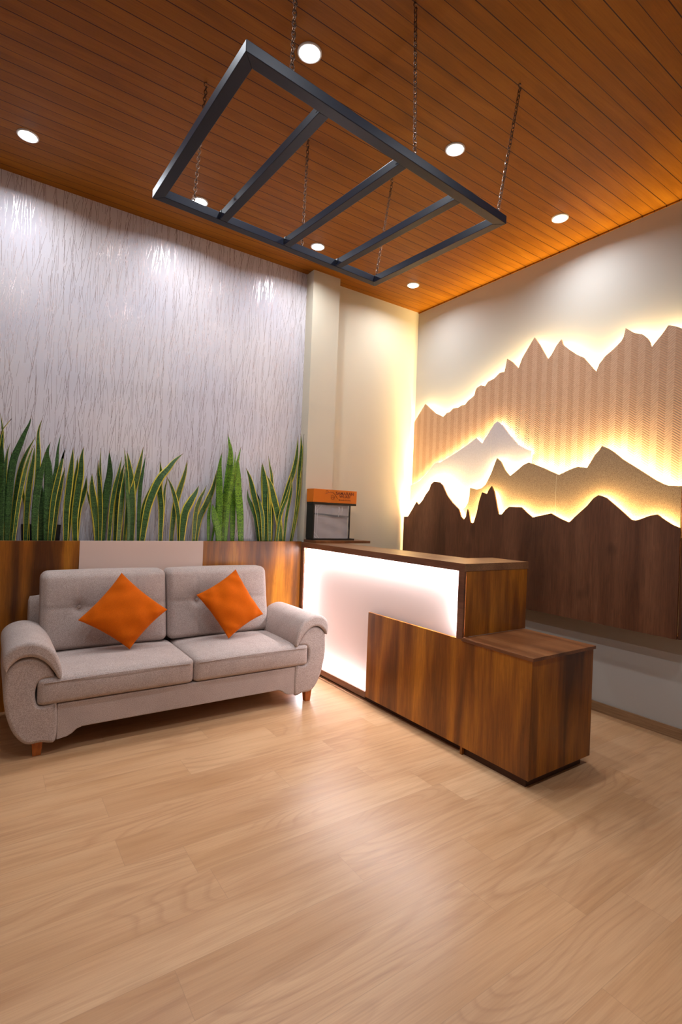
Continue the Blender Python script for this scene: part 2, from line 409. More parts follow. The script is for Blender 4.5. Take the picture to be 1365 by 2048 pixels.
# ---------------------------------------------------------------- the room
X0, Y0 = -1.3, -2.0
struct('floor', B(X0, W+.1, Y0, D+.1, -.1, 0), FLOOR)
struct('ceiling', B(X0, W+.1, Y0, D+.1, H, H+.1), CEIL)
struct('wall_back', B(X0, 2.62, D, D+.1, 0, H), PAPER)
struct('wall_corner', B(2.62, W+.1, D, D+.1, 0, H), PAINT_C)
struct('wall_right', B(W, W+.1, Y0, D, 0, H), PAINT_R)
struct('wall_left', B(X0-.1, X0, Y0, D+.1, 0, H), PAINT_ROOM)
struct('wall_front', B(X0, W+.1, Y0-.1, Y0, 0, H), PAINT_ROOM)
struct('wall_pillar', B(2.336, 2.622, 3.97, D, 0, H), PAINT_C)
struct('baseboard_right', B(W-.012, W, Y0, D, 0, .073), BASEBOARD, bev=.002)
bm = bmesh.new(); box(bm, W-.006, W, Y0, D, H-.012, H)                      # thin ceiling bead along the right wall
struct('trim_1', bm, CEIL)

# ---------------------------------------------------------------- downlights
LBL = ['downlight in the left corner, nearest the left edge of the photo',
       'downlight seen through the left bay of the hanging steel frame',
       'downlight near the pillar, just behind the frame\'s far rail',
       'downlight in the far ceiling corner, smallest in the photo',
       'downlight above the frame\'s near rail, largest in the photo',
       'downlight between two chains, right of the hanging frame',
       'downlight, the rightmost, over the mountain wall']
for i, (x, y) in enumerate(LAMPS[:7]):
    t = thing('downlight', 'round recessed ' + LBL[i], 'ceiling light', (x, y, H), 'recessed downlights in the ceiling')
    bm = bmesh.new(); n = 40                                                # trim ring
    prof = [(.058, H), (.058, H-.004), (.054, H-.007), (.046, H-.006), (.0455, H-.001)]
    R = [[bm.verts.new((x+r*math.cos(2*PI*k/n), y+r*math.sin(2*PI*k/n), z)) for k in range(n)] for r, z in prof]
    for a, b in zip(R, R[1:]):
        for k in range(n): bm.faces.new((a[k], b[k], b[(k+1) % n], a[(k+1) % n]))
    obj('trim_ring', bm, WHITE_PL, t, True)
    bm = bmesh.new(); disc(bm, x, y, H-.001, H-.012, .0455, .036); obj('diffuser', bm, DIFF, t)

# ---------------------------------------------------------------- mountain relief on the right wall
CONTOUR = {
 'top':(3.675,[(4.045,2.366),(3.889,2.533),(3.74,2.42),(3.626,2.367),(3.577,2.401),(3.542,2.4),(3.494,2.433),(3.432,2.427),(3.386,2.445),(3.352,2.442),(3.308,2.478),(3.239,2.51),(3.23,2.548),(3.216,2.576),(3.167,2.594),(3.117,2.577),(3.088,2.611),(3.017,2.626),(2.961,2.666),(2.91,2.664),(2.9,2.702),(2.886,2.774),(2.823,2.727),(2.766,2.666),(2.732,2.744),(2.683,2.809),(2.62,2.889),(2.561,2.805),(2.486,2.68),(2.453,2.713),(2.417,2.77),(2.376,2.81),(2.36,2.764),(2.302,2.71),(2.246,2.664),(2.183,2.623),(2.137,2.565),(2.082,2.495),(2.061,2.548),(2.022,2.592),(1.959,2.633),(1.906,2.675),(1.888,2.705),(1.878,2.763),(1.817,2.711),(1.765,2.69),(1.728,2.652),(1.709,2.617),(1.7,2.583),(1.678,2.609),(1.625,2.666),(1.599,2.705),(1.552,2.684),(1.516,2.661),(1.48,2.63),(1.441,2.588)]),
 'lav':(3.643,[(4.03,1.694),(3.901,1.733),(3.811,1.798),(3.723,1.875),(3.665,1.915),(3.614,1.909),(3.414,1.99),(3.259,2.06),(3.166,2.11),(3.101,2.051),(3.05,2.113),(2.972,2.214),(2.938,2.229),(2.879,2.184),(2.82,2.113),(2.718,2.007),(2.643,1.965),(2.586,1.941)]),
 'tan':(3.61,[(3.289,1.451),(3.238,1.472),(3.208,1.516),(3.193,1.585),(3.19,1.651),(3.114,1.635),(3.06,1.646),(3.014,1.678),(2.959,1.771),(2.928,1.844),(2.902,1.902),(2.856,1.868),(2.808,1.792),(2.762,1.743),(2.674,1.799),(2.634,1.828),(2.584,1.847),(2.55,1.834),(2.439,1.791),(2.375,1.762),(2.313,1.734),(2.228,1.768),(2.159,1.789),(2.086,1.777),(2.055,1.828),(2.028,1.872),(2.0,1.9),(1.982,1.928),(1.937,1.908),(1.897,1.88),(1.835,1.826),(1.715,1.744),(1.616,1.674),(1.568,1.647),(1.535,1.634),(1.457,1.63)]),
 'dark':(3.575,[(4.038,1.365),(3.977,1.369),(3.916,1.44),(3.856,1.52),(3.823,1.49),(3.764,1.539),(3.728,1.592),(3.678,1.64),(3.659,1.692),(3.616,1.719),(3.543,1.71),(3.499,1.678),(3.438,1.585),(3.366,1.514),(3.284,1.455),(3.254,1.386),(3.218,1.36),(3.196,1.388),(3.181,1.459),(3.16,1.428),(3.137,1.336),(3.106,1.333),(3.073,1.42),(3.049,1.534),(3.022,1.607),(2.966,1.593),(2.947,1.628),(2.92,1.66),(2.889,1.608),(2.862,1.516),(2.835,1.418),(2.802,1.419),(2.765,1.458),(2.729,1.483),(2.613,1.481),(2.561,1.44),(2.505,1.4),(2.507,1.4),(2.343,1.436),(2.268,1.4),(2.191,1.371),(2.136,1.424),(2.055,1.498),(2.008,1.554),(1.973,1.575),(1.921,1.557),(1.857,1.507),(1.796,1.455),(1.743,1.408),(1.714,1.402),(1.673,1.416),(1.619,1.439),(1.579,1.446),(1.538,1.415),(1.486,1.382),(1.442,1.363)]),
}

ZB, YR, YL = .665, 1.435, 4.04
def led_ribbon(name, pts, x0, x1, r, mat, parent):
    """flat LED tape standing edge-on behind the board, following the outline eroded by r so it never shows"""
    def zmin(y):
        zs = []
        for (ya, za), (yb, zb_) in zip(pts, pts[1:]):
            lo, hi = min(ya, yb), max(ya, yb)
            if lo <= y <= hi: zs.append(za if hi-lo < 1e-6 else za + (zb_-za)*(y-ya)/(yb-ya))
        return min(zs) if zs else 9
    yh, yl = max(p[0] for p in pts)-.6*r, min(p[0] for p in pts)+.02; n = int((yh-yl)/.02); Q = []
    for i in range(n+1):
        y = yl + (yh-yl)*i/n
        Q.append((y, min(zmin(y+r*k/6) - r*math.sqrt(1-(k/6)**2) for k in range(-6, 7))))
    bm = bmesh.new(); A = [bm.verts.new((x0, *q)) for q in Q]; Bq = [bm.verts.new((x1, *q)) for q in Q]
    for i in range(len(Q)-1): bm.faces.new((A[i], A[i+1], Bq[i+1], Bq[i]))
    return obj(name, bm, mat, parent)
def mountain(key, label, mat, zbot, left=None, right=None, ledpts=None, ledr=.028, ledm=None, group='mountain layers on the right wall'):
    x, pts = CONTOUR[key]; th = .015
    t = thing('mountain_panel', label, 'wall decoration', (x, (pts[0][0]+pts[-1][0])/2, zbot), group)
    poly = list(pts) + [(pts[-1][0], zbot), (pts[0][0], zbot)]
    bm = bmesh.new(); prism(bm, poly, 0, x, x+th); obj('board', bm, mat, t, bev=.0)
    lp = ledpts if ledpts else pts
    led_ribbon('led_strip', lp, x+th+.002, x+th+.010, ledr, ledm or LED_Y, t)
    return t, x, th
def runs(pts, y_hi, y_lo): return [p for p in pts if y_lo <= p[0] <= y_hi]
LED_Y0 = emit('warm_led_strip_top', (1, .75, .35, 1), LED_WARM*.65)
t, x, th = mountain('top', 'largest, rearmost mountain layer of herringbone-patterned tan veneer, highest on the right wall', HERR, 1.30, ledr=.042, ledm=LED_Y0)
bm = bmesh.new(); v = [bm.verts.new(c) for c in ((x+th+.002, 4.03, 1.32), (x+th+.010, 4.03, 1.32), (x+th+.010, 4.03, 2.33), (x+th+.002, 4.03, 2.33))]; bm.faces.new(v)
obj('led_strip', bm, LED_Y, t)
t, x, th = mountain('lav', 'smooth pale lilac mountain layer with two peaks, left of centre on the right wall', LAV, 1.10)
bm = bmesh.new(); v = [bm.verts.new(c) for c in ((x+th+.002, 4.012, 1.12), (x+th+.010, 4.012, 1.12), (x+th+.010, 4.012, 1.66), (x+th+.002, 4.012, 1.66))]; bm.faces.new(v)
obj('led_strip', bm, LED_Y, t)
mountain('tan', 'speckled bronze-tan mountain layer between the herringbone and the dark wood layers', TAN, 1.0)
t, x, th = mountain('dark', 'front mountain layer of dark brown wood with knots, lowest, behind the reception counter', WOOD_DARK, ZB)
obj('bottom_board', B(x+th, W, YR+.016, YL-.002, ZB, ZB+.015), WOOD_DARK, t)
bm = bmesh.new(); prism(bm, [(x+th, ZB), (W-.0, ZB), (W-.0, 1.64), (3.63, 1.64), (x+th, 1.36)], 1, YR-.011, YR+.004)
obj('end_board', bm, WOOD_DARK, t)

# ---------------------------------------------------------------- planter and plants
PT = 1.110
t = thing('wall_planter', 'wood-fronted wall planter with a beige middle panel, behind the sofa', 'planter', (1.1, 4.02, 0))
obj('front_panel', B(-.6, .533, 3.955, 3.973, 0, PT), WOOD_BOX, t, bev=.0015)
obj('front_panel', B(1.412, 2.31, 3.955, 3.973, 0, PT), WOOD_BOX, t, bev=.0015)
o = obj('front_panel', B(.533, 1.412, 3.953, 3.973, 0, PT), MDF, t, bev=.0015); o['label'] = 'beige middle panel'
obj('trough', B(-.6, 2.31, 3.975, 4.085, 1.00, 1.03), BLACK, t)
o = obj('soil', B(-.6, 2.31, 3.976, 4.086, 1.031, 1.06), SOIL, t)
for x0, x1, lb in ((.188, .424, 'black square plastic pot among the leaves, left of the beige panel'), (-.12, .088, 'black square plastic pot cut off by the left edge of the photo')):
    bm = bmesh.new(); yb, yf = 4.086, 4.056
    v = [bm.verts.new(c) for c in ((x0+.008, yf+.003, 1.061), (x1-.008, yf+.003, 1.061), (x1-.008, yb, 1.061), (x0+.008, yb, 1.061), (x0, yf, 1.215), (x1, yf, 1.215), (x1, yb+.002, 1.215), (x0, yb+.002, 1.215),
                                   (x0+.006, yf+.006, 1.215), (x1-.006, yf+.006, 1.215), (x1-.006, yb-.004, 1.215), (x0+.006, yb-.004, 1.215), (x0+.01, yf+.012, 1.19), (x1-.01, yf+.012, 1.19), (x1-.01, yb-.008, 1.19), (x0+.01, yb-.008, 1.19))]
    for q in range(4):
        r = (q+1) % 4
        bm.faces.new((v[q], v[r], v[r+4], v[q+4])); bm.faces.new((v[q+4], v[r+4], v[r+8], v[q+8])); bm.faces.new((v[q+8], v[r+8], v[r+12], v[q+12]))
    bm.faces.new((v[3], v[2], v[1], v[0])); bm.faces.new(v[12:16]); bmesh.ops.recalc_face_normals(bm, faces=bm.faces)
    tag(obj('nursery_pot', bm, POT, loc=((x0+x1)/2, 4.035, 1.061)), lb, 'plant pot', 'black pots in the planter')
LEAVES = [
 ('p1',0.0430,0,[(0.076,4.005,1.1),(0.066,4.003,1.367),(0.06,3.999,1.588),(0.056,3.991,1.738),(0.051,3.981,1.816)]),
 ('p1',0.0210,1,[(0.062,4.03,1.456),(0.062,4.029,1.679),(0.063,4.027,1.805),(0.053,4.024,1.892),(0.041,4.019,1.946)]),
 ('p1',0.0200,1,[(0.039,3.99,1.409),(0.041,3.989,1.674),(0.057,3.985,1.808),(0.079,3.98,1.857),(0.107,3.972,1.902)]),
 ('p1',0.0260,1,[(0.084,4.045,1.097),(0.083,4.045,1.412),(0.085,4.043,1.57),(0.093,4.041,1.683),(0.107,4.037,1.748)]),
 ('p1',0.0150,1,[(0.118,4.02,1.099),(0.118,4.019,1.414),(0.115,4.017,1.594),(0.114,4.013,1.688)]),
 ('p2',0.0410,0,[(0.108,4.005,1.1),(0.111,4.004,1.391),(0.125,4.001,1.616),(0.159,3.997,1.741),(0.186,3.991,1.825),(0.207,3.983,1.885),(0.216,3.973,1.937)]),
 ('p2',0.0290,1,[(0.133,4.03,1.098),(0.145,4.028,1.348),(0.166,4.021,1.562),(0.2,4.011,1.692),(0.246,3.996,1.8)]),
 ('p2',0.0260,1,[(0.143,3.99,1.101),(0.165,3.99,1.349),(0.192,3.991,1.554),(0.219,3.992,1.683),(0.242,3.993,1.749)]),
 ('p2',0.0200,1,[(0.235,4.045,1.097),(0.22,4.042,1.282),(0.191,4.035,1.418),(0.193,4.022,1.518)]),
 ('p3',0.0320,1,[(0.276,4.005,1.1),(0.266,4.004,1.376),(0.267,4.001,1.652),(0.261,3.996,1.821),(0.27,3.989,1.89),(0.282,3.981,1.929)]),
 ('p3',0.0360,1,[(0.214,4.03,1.098),(0.216,4.031,1.328),(0.227,4.032,1.521),(0.242,4.036,1.661),(0.245,4.04,1.745)]),
 ('p3',0.0420,0,[(0.265,3.99,1.101),(0.261,3.989,1.307),(0.274,3.987,1.491),(0.294,3.982,1.607),(0.304,3.976,1.704)]),
 ('p3',0.0370,0,[(0.302,4.045,1.098),(0.298,4.045,1.331),(0.294,4.046,1.447),(0.279,4.048,1.539)]),
 ('p4',0.0500,0,[(0.336,4.005,1.1),(0.333,4.004,1.333),(0.333,4.003,1.495),(0.327,4.0,1.62),(0.317,3.996,1.702),(0.334,3.991,1.778)]),
 ('p4',0.0250,0,[(0.326,4.03,1.099),(0.351,4.03,1.403),(0.377,4.028,1.593),(0.384,4.026,1.74),(0.397,4.024,1.842)]),
 ('p4',0.0330,1,[(0.351,3.99,1.101),(0.363,3.988,1.357),(0.387,3.983,1.531),(0.405,3.974,1.653),(0.421,3.962,1.743)]),
 ('p4',0.0340,1,[(0.374,4.045,1.098),(0.389,4.044,1.311),(0.408,4.042,1.468),(0.432,4.039,1.61)]),
 ('p5',0.0420,1,[(0.452,4.005,1.095),(0.449,4.005,1.319),(0.459,4.006,1.487),(0.469,4.007,1.637),(0.475,4.009,1.757)]),
 ('p5',0.0310,1,[(0.466,4.03,1.094),(0.474,4.029,1.3),(0.491,4.027,1.47),(0.504,4.024,1.603),(0.508,4.019,1.703)]),
 ('p6',0.0470,1,[(0.515,4.005,1.095),(0.502,4.005,1.264),(0.515,4.005,1.453),(0.527,4.004,1.585),(0.53,4.004,1.699),(0.541,4.003,1.771)]),
 ('p6',0.0360,1,[(0.52,4.03,1.094),(0.524,4.03,1.302),(0.544,4.029,1.398),(0.565,4.027,1.483),(0.567,4.025,1.566)]),
 ('p7',0.0490,1,[(0.653,4.005,1.096),(0.642,4.003,1.23),(0.618,3.997,1.382),(0.601,3.987,1.484),(0.595,3.973,1.584)]),
 ('p7',0.0230,1,[(0.65,4.03,1.094),(0.621,4.03,1.305),(0.589,4.03,1.408),(0.572,4.029,1.483)]),
 ('p7',0.0300,1,[(0.668,3.99,1.097),(0.662,3.989,1.288),(0.651,3.988,1.479),(0.638,3.985,1.593),(0.632,3.982,1.68)]),
 ('p7',0.0160,1,[(0.682,4.045,1.093),(0.674,4.044,1.365),(0.658,4.04,1.616),(0.654,4.033,1.713),(0.652,4.024,1.773)]),
 ('p7',0.0460,0,[(0.685,4.02,1.095),(0.692,4.018,1.327),(0.705,4.012,1.483),(0.715,4.001,1.6),(0.703,3.986,1.756)]),
 ('p8',0.0320,1,[(0.727,4.005,1.096),(0.737,4.005,1.329),(0.754,4.006,1.486),(0.777,4.007,1.605),(0.794,4.009,1.72)]),
 ('p8',0.0400,1,[(0.775,4.03,1.094),(0.778,4.029,1.291),(0.789,4.027,1.469),(0.798,4.022,1.588),(0.816,4.016,1.676)]),
 ('p8',0.0420,1,[(0.789,3.99,1.097),(0.797,3.99,1.312),(0.805,3.989,1.489),(0.81,3.989,1.587),(0.812,3.987,1.63)]),
 ('p9',0.0260,1,[(0.829,4.005,1.096),(0.844,4.005,1.373),(0.835,4.006,1.57),(0.82,4.008,1.707),(0.806,4.01,1.791)]),
 ('p9',0.0500,1,[(0.89,4.03,1.094),(0.887,4.03,1.314),(0.874,4.029,1.514),(0.853,4.028,1.667),(0.831,4.027,1.769)]),
 ('p9',0.0330,0,[(0.859,3.99,1.097),(0.857,3.991,1.294),(0.84,3.993,1.451),(0.82,3.996,1.647)]),
 ('p9',0.0540,1,[(0.873,4.045,1.093),(0.878,4.044,1.394),(0.909,4.041,1.564),(0.929,4.035,1.691),(0.946,4.028,1.813)]),
 ('p10',0.0260,0,[(0.93,4.005,1.096),(0.927,4.005,1.336),(0.931,4.005,1.517),(0.943,4.006,1.618),(0.961,4.006,1.754)]),
 ('p10',0.0290,1,[(0.955,4.03,1.094),(0.96,4.029,1.317),(0.981,4.026,1.419),(1.004,4.022,1.493),(1.022,4.015,1.551)]),
 ('p10',0.0550,1,[(0.95,3.99,1.097),(0.983,3.99,1.338),(1.031,3.991,1.502),(1.075,3.992,1.595),(1.129,3.993,1.665),(1.172,3.995,1.726),(1.239,3.997,1.791)]),
 ('p11',0.0420,1,[(1.091,4.005,1.096),(1.091,4.005,1.342),(1.071,4.006,1.505),(1.079,4.008,1.612),(1.067,4.01,1.714)]),
 ('p11',0.0260,1,[(1.103,4.03,1.094),(1.11,4.027,1.363),(1.114,4.016,1.508),(1.128,3.999,1.595)]),
 ('p12',0.0350,1,[(1.236,4.005,1.096),(1.223,4.003,1.284),(1.186,3.998,1.449),(1.149,3.989,1.542),(1.115,3.976,1.597)]),
 ('p12',0.0490,1,[(1.179,4.03,1.096),(1.193,4.028,1.314),(1.22,4.024,1.469),(1.26,4.016,1.625),(1.276,4.005,1.74)]),
 ('p12',0.0580,1,[(1.249,3.99,1.098),(1.265,3.991,1.309),(1.309,3.992,1.42),(1.348,3.995,1.489),(1.372,3.998,1.548)]),
 ('p13',0.0410,1,[(1.349,4.005,1.098),(1.358,4.004,1.32),(1.384,4.001,1.433),(1.412,3.996,1.497),(1.432,3.99,1.552)]),
 ('p13',0.0540,1,[(1.369,4.03,1.096),(1.396,4.03,1.276),(1.463,4.028,1.436),(1.504,4.026,1.552),(1.524,4.023,1.682)]),
 ('p14',0.0280,0,[(1.473,4.005,1.098),(1.464,4.003,1.301),(1.469,3.995,1.392),(1.476,3.984,1.455)]),
 ('p14',0.0210,0,[(1.499,4.03,1.096),(1.528,4.029,1.233),(1.536,4.025,1.394),(1.529,4.018,1.581)]),
 ('p14',0.0620,0,[(1.562,3.99,1.099),(1.542,3.988,1.203),(1.51,3.982,1.298),(1.481,3.972,1.406)]),
 ('p15',0.0500,0,[(1.553,4.005,1.098),(1.554,4.004,1.349),(1.542,4.0,1.554),(1.537,3.994,1.713),(1.548,3.986,1.828)]),
 ('p15',0.0670,0,[(1.604,4.03,1.096),(1.609,4.03,1.374),(1.628,4.029,1.607),(1.64,4.027,1.817),(1.623,4.024,1.917),(1.606,4.021,1.989)]),
 ('p15',0.0360,0,[(1.607,3.99,1.099),(1.617,3.989,1.329),(1.638,3.988,1.56),(1.659,3.985,1.723),(1.662,3.981,1.843)]),
 ('p15',0.0460,0,[(1.615,4.045,1.095),(1.634,4.045,1.328),(1.674,4.046,1.564),(1.709,4.048,1.754),(1.739,4.051,1.899)]),
 ('p16',0.0670,0,[(1.754,4.005,1.098),(1.734,4.005,1.332),(1.71,4.004,1.518),(1.706,4.003,1.658),(1.7,4.001,1.779)]),
 ('p16',0.0490,0,[(1.687,4.03,1.096),(1.682,4.031,1.283),(1.682,4.033,1.423),(1.697,4.037,1.565)]),
 ('p16',0.0150,0,[(1.745,3.99,1.099),(1.731,3.991,1.136),(1.714,3.994,1.159)]),
 ('p17',0.0430,1,[(1.944,4.005,1.099),(1.91,4.006,1.299),(1.86,4.007,1.472),(1.817,4.01,1.628),(1.775,4.015,1.724)]),
 ('p17',0.0370,0,[(1.936,4.03,1.097),(1.892,4.03,1.298),(1.843,4.029,1.411),(1.81,4.027,1.479),(1.801,4.025,1.543)]),
 ('p17',0.0340,1,[(1.95,3.99,1.1),(1.934,3.987,1.3),(1.903,3.978,1.414),(1.867,3.962,1.516)]),
 ('p18',0.0610,1,[(1.98,4.005,1.099),(1.971,4.005,1.351),(1.957,4.006,1.552),(1.939,4.007,1.677),(1.918,4.009,1.781)]),
 ('p18',0.0370,1,[(2.048,4.03,1.098),(2.041,4.031,1.404),(2.027,4.032,1.659),(2.004,4.035,1.769),(1.991,4.038,1.845)]),
 ('p18',0.0440,1,[(2.011,3.99,1.1),(2.003,3.991,1.302),(1.991,3.993,1.453),(1.982,3.996,1.579)]),
 ('p18',0.0260,0,[(1.991,4.045,1.096),(1.993,4.044,1.351),(1.958,4.043,1.502),(1.941,4.04,1.602),(1.926,4.036,1.763)]),
 ('p19',0.0660,1,[(2.133,4.005,1.099),(2.095,4.005,1.304),(2.041,4.004,1.481),(2.007,4.003,1.596),(1.964,4.002,1.673)]),
 ('p19',0.0480,1,[(2.083,4.03,1.098),(2.128,4.029,1.356),(2.192,4.026,1.592),(2.236,4.021,1.736),(2.258,4.014,1.885),(2.258,4.005,2.041)]),
 ('p19',0.0310,1,[(2.073,3.99,1.1),(2.103,3.99,1.33),(2.16,3.991,1.487),(2.189,3.991,1.617),(2.193,3.992,1.675)]),
 ('p20',0.0330,1,[(2.156,4.005,1.099),(2.17,4.004,1.306),(2.196,4.003,1.473),(2.21,4.0,1.593),(2.194,3.996,1.711)]),
 ('p20',0.0450,1,[(2.234,4.03,1.098),(2.278,4.029,1.308),(2.297,4.026,1.52),(2.297,4.022,1.731),(2.303,4.016,1.931),(2.285,4.008,2.071)]),
 ('p20',0.0170,1,[(2.224,3.99,1.1),(2.273,3.988,1.44),(2.296,3.982,1.781),(2.295,3.972,1.99),(2.301,3.958,2.067)]),
]

PLANT_LABEL = {
 'p1': 'snake plant at the far left end of the planter, cut off by the photo edge',
 'p2': 'tall snake plant second from the left, one leaf leaning right with a flared dark tip',
 'p3': 'snake plant before the left pot, its tall pale-tipped leaf ending in a brown thread',
 'p4': 'dark-leaved snake plant beside the black pot, broadest leaf ending in a curled brown tip',
 'p5': 'snake plant with one broad mottled upright leaf, just right of the left black pot',
 'p6': 'snake plant at the left end of the beige panel, broad leaf with hooked tip',
 'p7': 'snake plant with a short broad yellow-rimmed leaf beside a tall pointed green one',
 'p8': 'snake plant of yellow-rimmed leaves leaning right, above the left half of the beige panel',
 'p9': 'snake plant with two crossed tips and a broad leaf fanning out behind them',
 'p10': 'snake plant whose long wide leaf bends far right into a thin upturned tip',
 'p11': 'slim snake plant with a dark spotted upright leaf crossed by its neighbour bending leaf',
 'p12': 'V-shaped snake plant with one leaf leaning left and a pale mottled leaf behind',
 'p13': 'two-leaved snake plant leaning right, above the right end of the beige panel',
 'p14': 'low bright green snake plant leaves at the foot of the tallest green plant',
 'p15': 'tallest bright green snake plant of broad banded leaves, right of the beige panel',
 'p16': 'bright green snake plant with one wide straight leaf, right side of the tallest one',
 'p17': 'snake plant of thin leaves leaning left, between the bright green plant and the pillar',
 'p18': 'snake plant with upright twisted yellow-edged leaves, near the pillar end of the planter',
 'p19': 'snake plant with one leaf leaning left across others that lean right to the pillar',
 'p20': 'rightmost snake plant, its tall narrow leaves touching the pillar'}
def leaf_bm(width, P, k):
    pts = cr([P[0]] + P[1:], 6, False); n = len(pts); bm = bmesh.new(); uvl = bm.loops.layers.uv.new('UVMap')
    rnd = random.Random(k); tw0 = rnd.uniform(-.35, .35); tw1 = tw0 + rnd.uniform(-.7, .7); fold = rnd.uniform(.10, .26)
    L = [0]
    for a, b in zip(pts, pts[1:]): L.append(L[-1] + (Vector(b)-Vector(a)).length)
    us = (-1, -.55, 0, .55, 1); rows = []
    for i, p in enumerate(pts):
        t = L[i]/L[-1]
        wv = (.62 + .38*math.sin(min(1, t/.62)*PI/2)) * (1 if t < .62 else max(.0, 1-((t-.62)/.38)**1.7))
        w = max(.0012, width*.5*wv)
        T = (Vector(pts[min(n-1, i+1)])-Vector(pts[max(0, i-1)])).normalized()
        side = T.cross(Vector((0, -1, 0))).normalized(); out = side.cross(T)
        a = tw0 + (tw1-tw0)*t; sd = side*math.cos(a) + out*math.sin(a); ou = out*math.cos(a) - side*math.sin(a)
        F, K = [], []
        for u in us:
            c = Vector(p) + sd*(u*w/max(.82, math.cos(a))) - ou*(fold*w*(1-abs(u)))
            e = (1-u*u)*.0022 + .0003
            F.append((bm.verts.new(c + ou*e), u)); K.append((bm.verts.new(c - ou*e), u))
        rows.append((F + K[::-1], t))
    m = len(rows[0][0])
    for (A, ta), (Bq, tb) in zip(rows, rows[1:]):
        for j in range(m):
            j2 = (j+1) % m
            f = bm.faces.new((A[j][0], A[j2][0], Bq[j2][0], Bq[j][0]))
            for lp, (u, tt) in zip(f.loops, ((A[j][1], ta), (A[j2][1], ta), (Bq[j2][1], tb), (Bq[j][1], tb))):
                lp[uvl].uv = (u*.5+.5, tt)
    bm.faces.new([a[0] for a in rows[0][0]][::-1]); bm.faces.new([a[0] for a in rows[-1][0]])
    for v in bm.verts: v.co.y = max(3.976, min(4.052 if P[0][0] < .45 else 4.086, v.co.y))
    bmesh.ops.recalc_face_normals(bm, faces=bm.faces)
    return bm
roots = {}
for k, (pid, width, ye, P) in enumerate(LEAVES):
    if pid not in roots:
        roots[pid] = thing('snake_plant', PLANT_LABEL[pid], 'plant', (P[0][0], 4.02, 1.06), 'snake plants in the planter')
    P = [tuple(q) for q in P]
    x0, y0, z0 = P[0]
    if z0 > 1.061: P = [(x0, y0, 1.061)] + ([(x0, y0, z0)] + P[1:] if z0 > 1.2 else P[1:])
    obj('leaf', leaf_bm(width*1.06, P, k), LEAF_Y if ye else (LEAF_G if pid in ('p14', 'p15', 'p16') else LEAF_D), roots[pid], True)

# ---------------------------------------------------------------- reception counter
t = thing('reception_counter', 'stepped walnut reception counter with a glowing white front panel, right of the sofa', 'counter', (2.6, 2.8, 0))
XF, YN, YU, YE, ZU, ZL = 2.31, 1.585, 2.057, 3.952, 1.105, .655
obj('front_panel', B(XF, XF+.018, YN, 2.955, .045, .662), WOOD_BOX, t, bev=.001)
obj('side_panel', B(XF+.0185, 2.885, YN+.002, YN+.02, .045, ZL), WOOD_BOX, t, bev=.001)
bm = B(XF+.02, 2.885, YN+.021, YU-.001, .045, ZL-.001); obj('lower_cabinet', bm, WOOD_BOX, t)
o = obj('lower_top', B(XF-.006, 2.893, YN-.008, YU, ZL, ZL+.018), WOOD_TOPX, t, bev=.001)
obj('end_panel', B(XF+.019, 2.905, YU, YU+.018, ZL+.0185, ZU-.046), WOOD_BOX, t, bev=.001)
bm = bmesh.new(); prism(bm, [(XF, YU-.002), (2.912, YU-.002), (2.912, 2.352), (2.665, 2.352), (2.665, YE), (XF, YE)], 2, ZU-.045, ZU)
obj('upper_top', bm, WOOD_TOPY, t, bev=.001)
fr = .045                                                                    # mitred frame of the glowing panel
bm = bmesh.new(); prism(bm, [(YU, .663), (YU, ZU-.001), (YU+fr, ZU-.001-fr), (YU+fr, .663)], 0, XF-.001, XF+.014); obj('frame_post', bm, WOOD_EDGE, t)
bm = bmesh.new(); prism(bm, [(YE, .035), (YE, ZU-.001), (YE-fr, ZU-.001-fr), (YE-fr, .08)], 0, XF-.001, XF+.014); obj('frame_post', bm, WOOD_EDGE, t)
bm = bmesh.new(); prism(bm, [(YU, ZU-.001), (YE, ZU-.001), (YE-fr, ZU-.001-fr), (YU+fr, ZU-.001-fr)], 0, XF-.0012, XF+.0138); obj('frame_rail', bm, WOOD_EDGE, t)
bm = bmesh.new(); prism(bm, [(2.957, .035), (YE, .035), (YE-fr, .08), (2.957, .08)], 0, XF-.001, XF+.014); obj('frame_rail', bm, WOOD_EDGE, t)
o = obj('glow_panel', B(XF+.050, XF+.056, YU+.02, YE-.01, .05, ZU-.047), ACRYL, t); o['label'] = 'white backlit panel'
def strip(y0, y1, z0, z1, facing):
    bm = bmesh.new(); x0, x1 = XF+.018, XF+.036
    if facing == 'z': v = [(x0, y0, z0), (x1, y0, z0), (x1, y1, z0), (x0, y1, z0)]
    else: v = [(x0, y0, z0), (x1, y0, z0), (x1, y0, z1), (x0, y0, z1)]
    bm.faces.new([bm.verts.new(c) for c in v]); obj('led_strip', bm, LED_W, t)
strip(YU+.06, YE-.06, ZU-.0475, 0, 'z')
strip(2.97, YE-.06, .062, 0, 'z')
strip(YE-.028, 0, .10, ZU-.07, 'y')
strip(YU+.028, 0, .70, ZU-.07, 'y')
obj('cabinet_body', B(XF+.058, XF+.076, YU+.018, YE, .0, ZU-.047), WOOD_EDGE, t)
obj('cavity_light_stop', B(XF+.0145, XF+.0575, YE-.008, YE, .061, ZU-.0455), WOOD_EDGE, t)  # unseen cap added to stop strip light leaking out at the wall end
o = obj('bottom_board', B(XF+.019, XF+.0495, YU+.02, YE, .0452, .060), WOOD_EDGE, t)  # unseen board added to block strip light leaking under the panels
obj('plinth', B(XF+.020, 2.834, YN+.028, YU-.03, 0, .045), WOOD_PLINTH, t)
obj('plinth', B(XF+.045, 2.6, YU-.012, YE, 0, .0448), WOOD_PLINTH, t)
obj('support_foot', B(XF+.003, XF+.044, YU-.029, YU-.013, 0, .0449), WOOD_BOX, t)
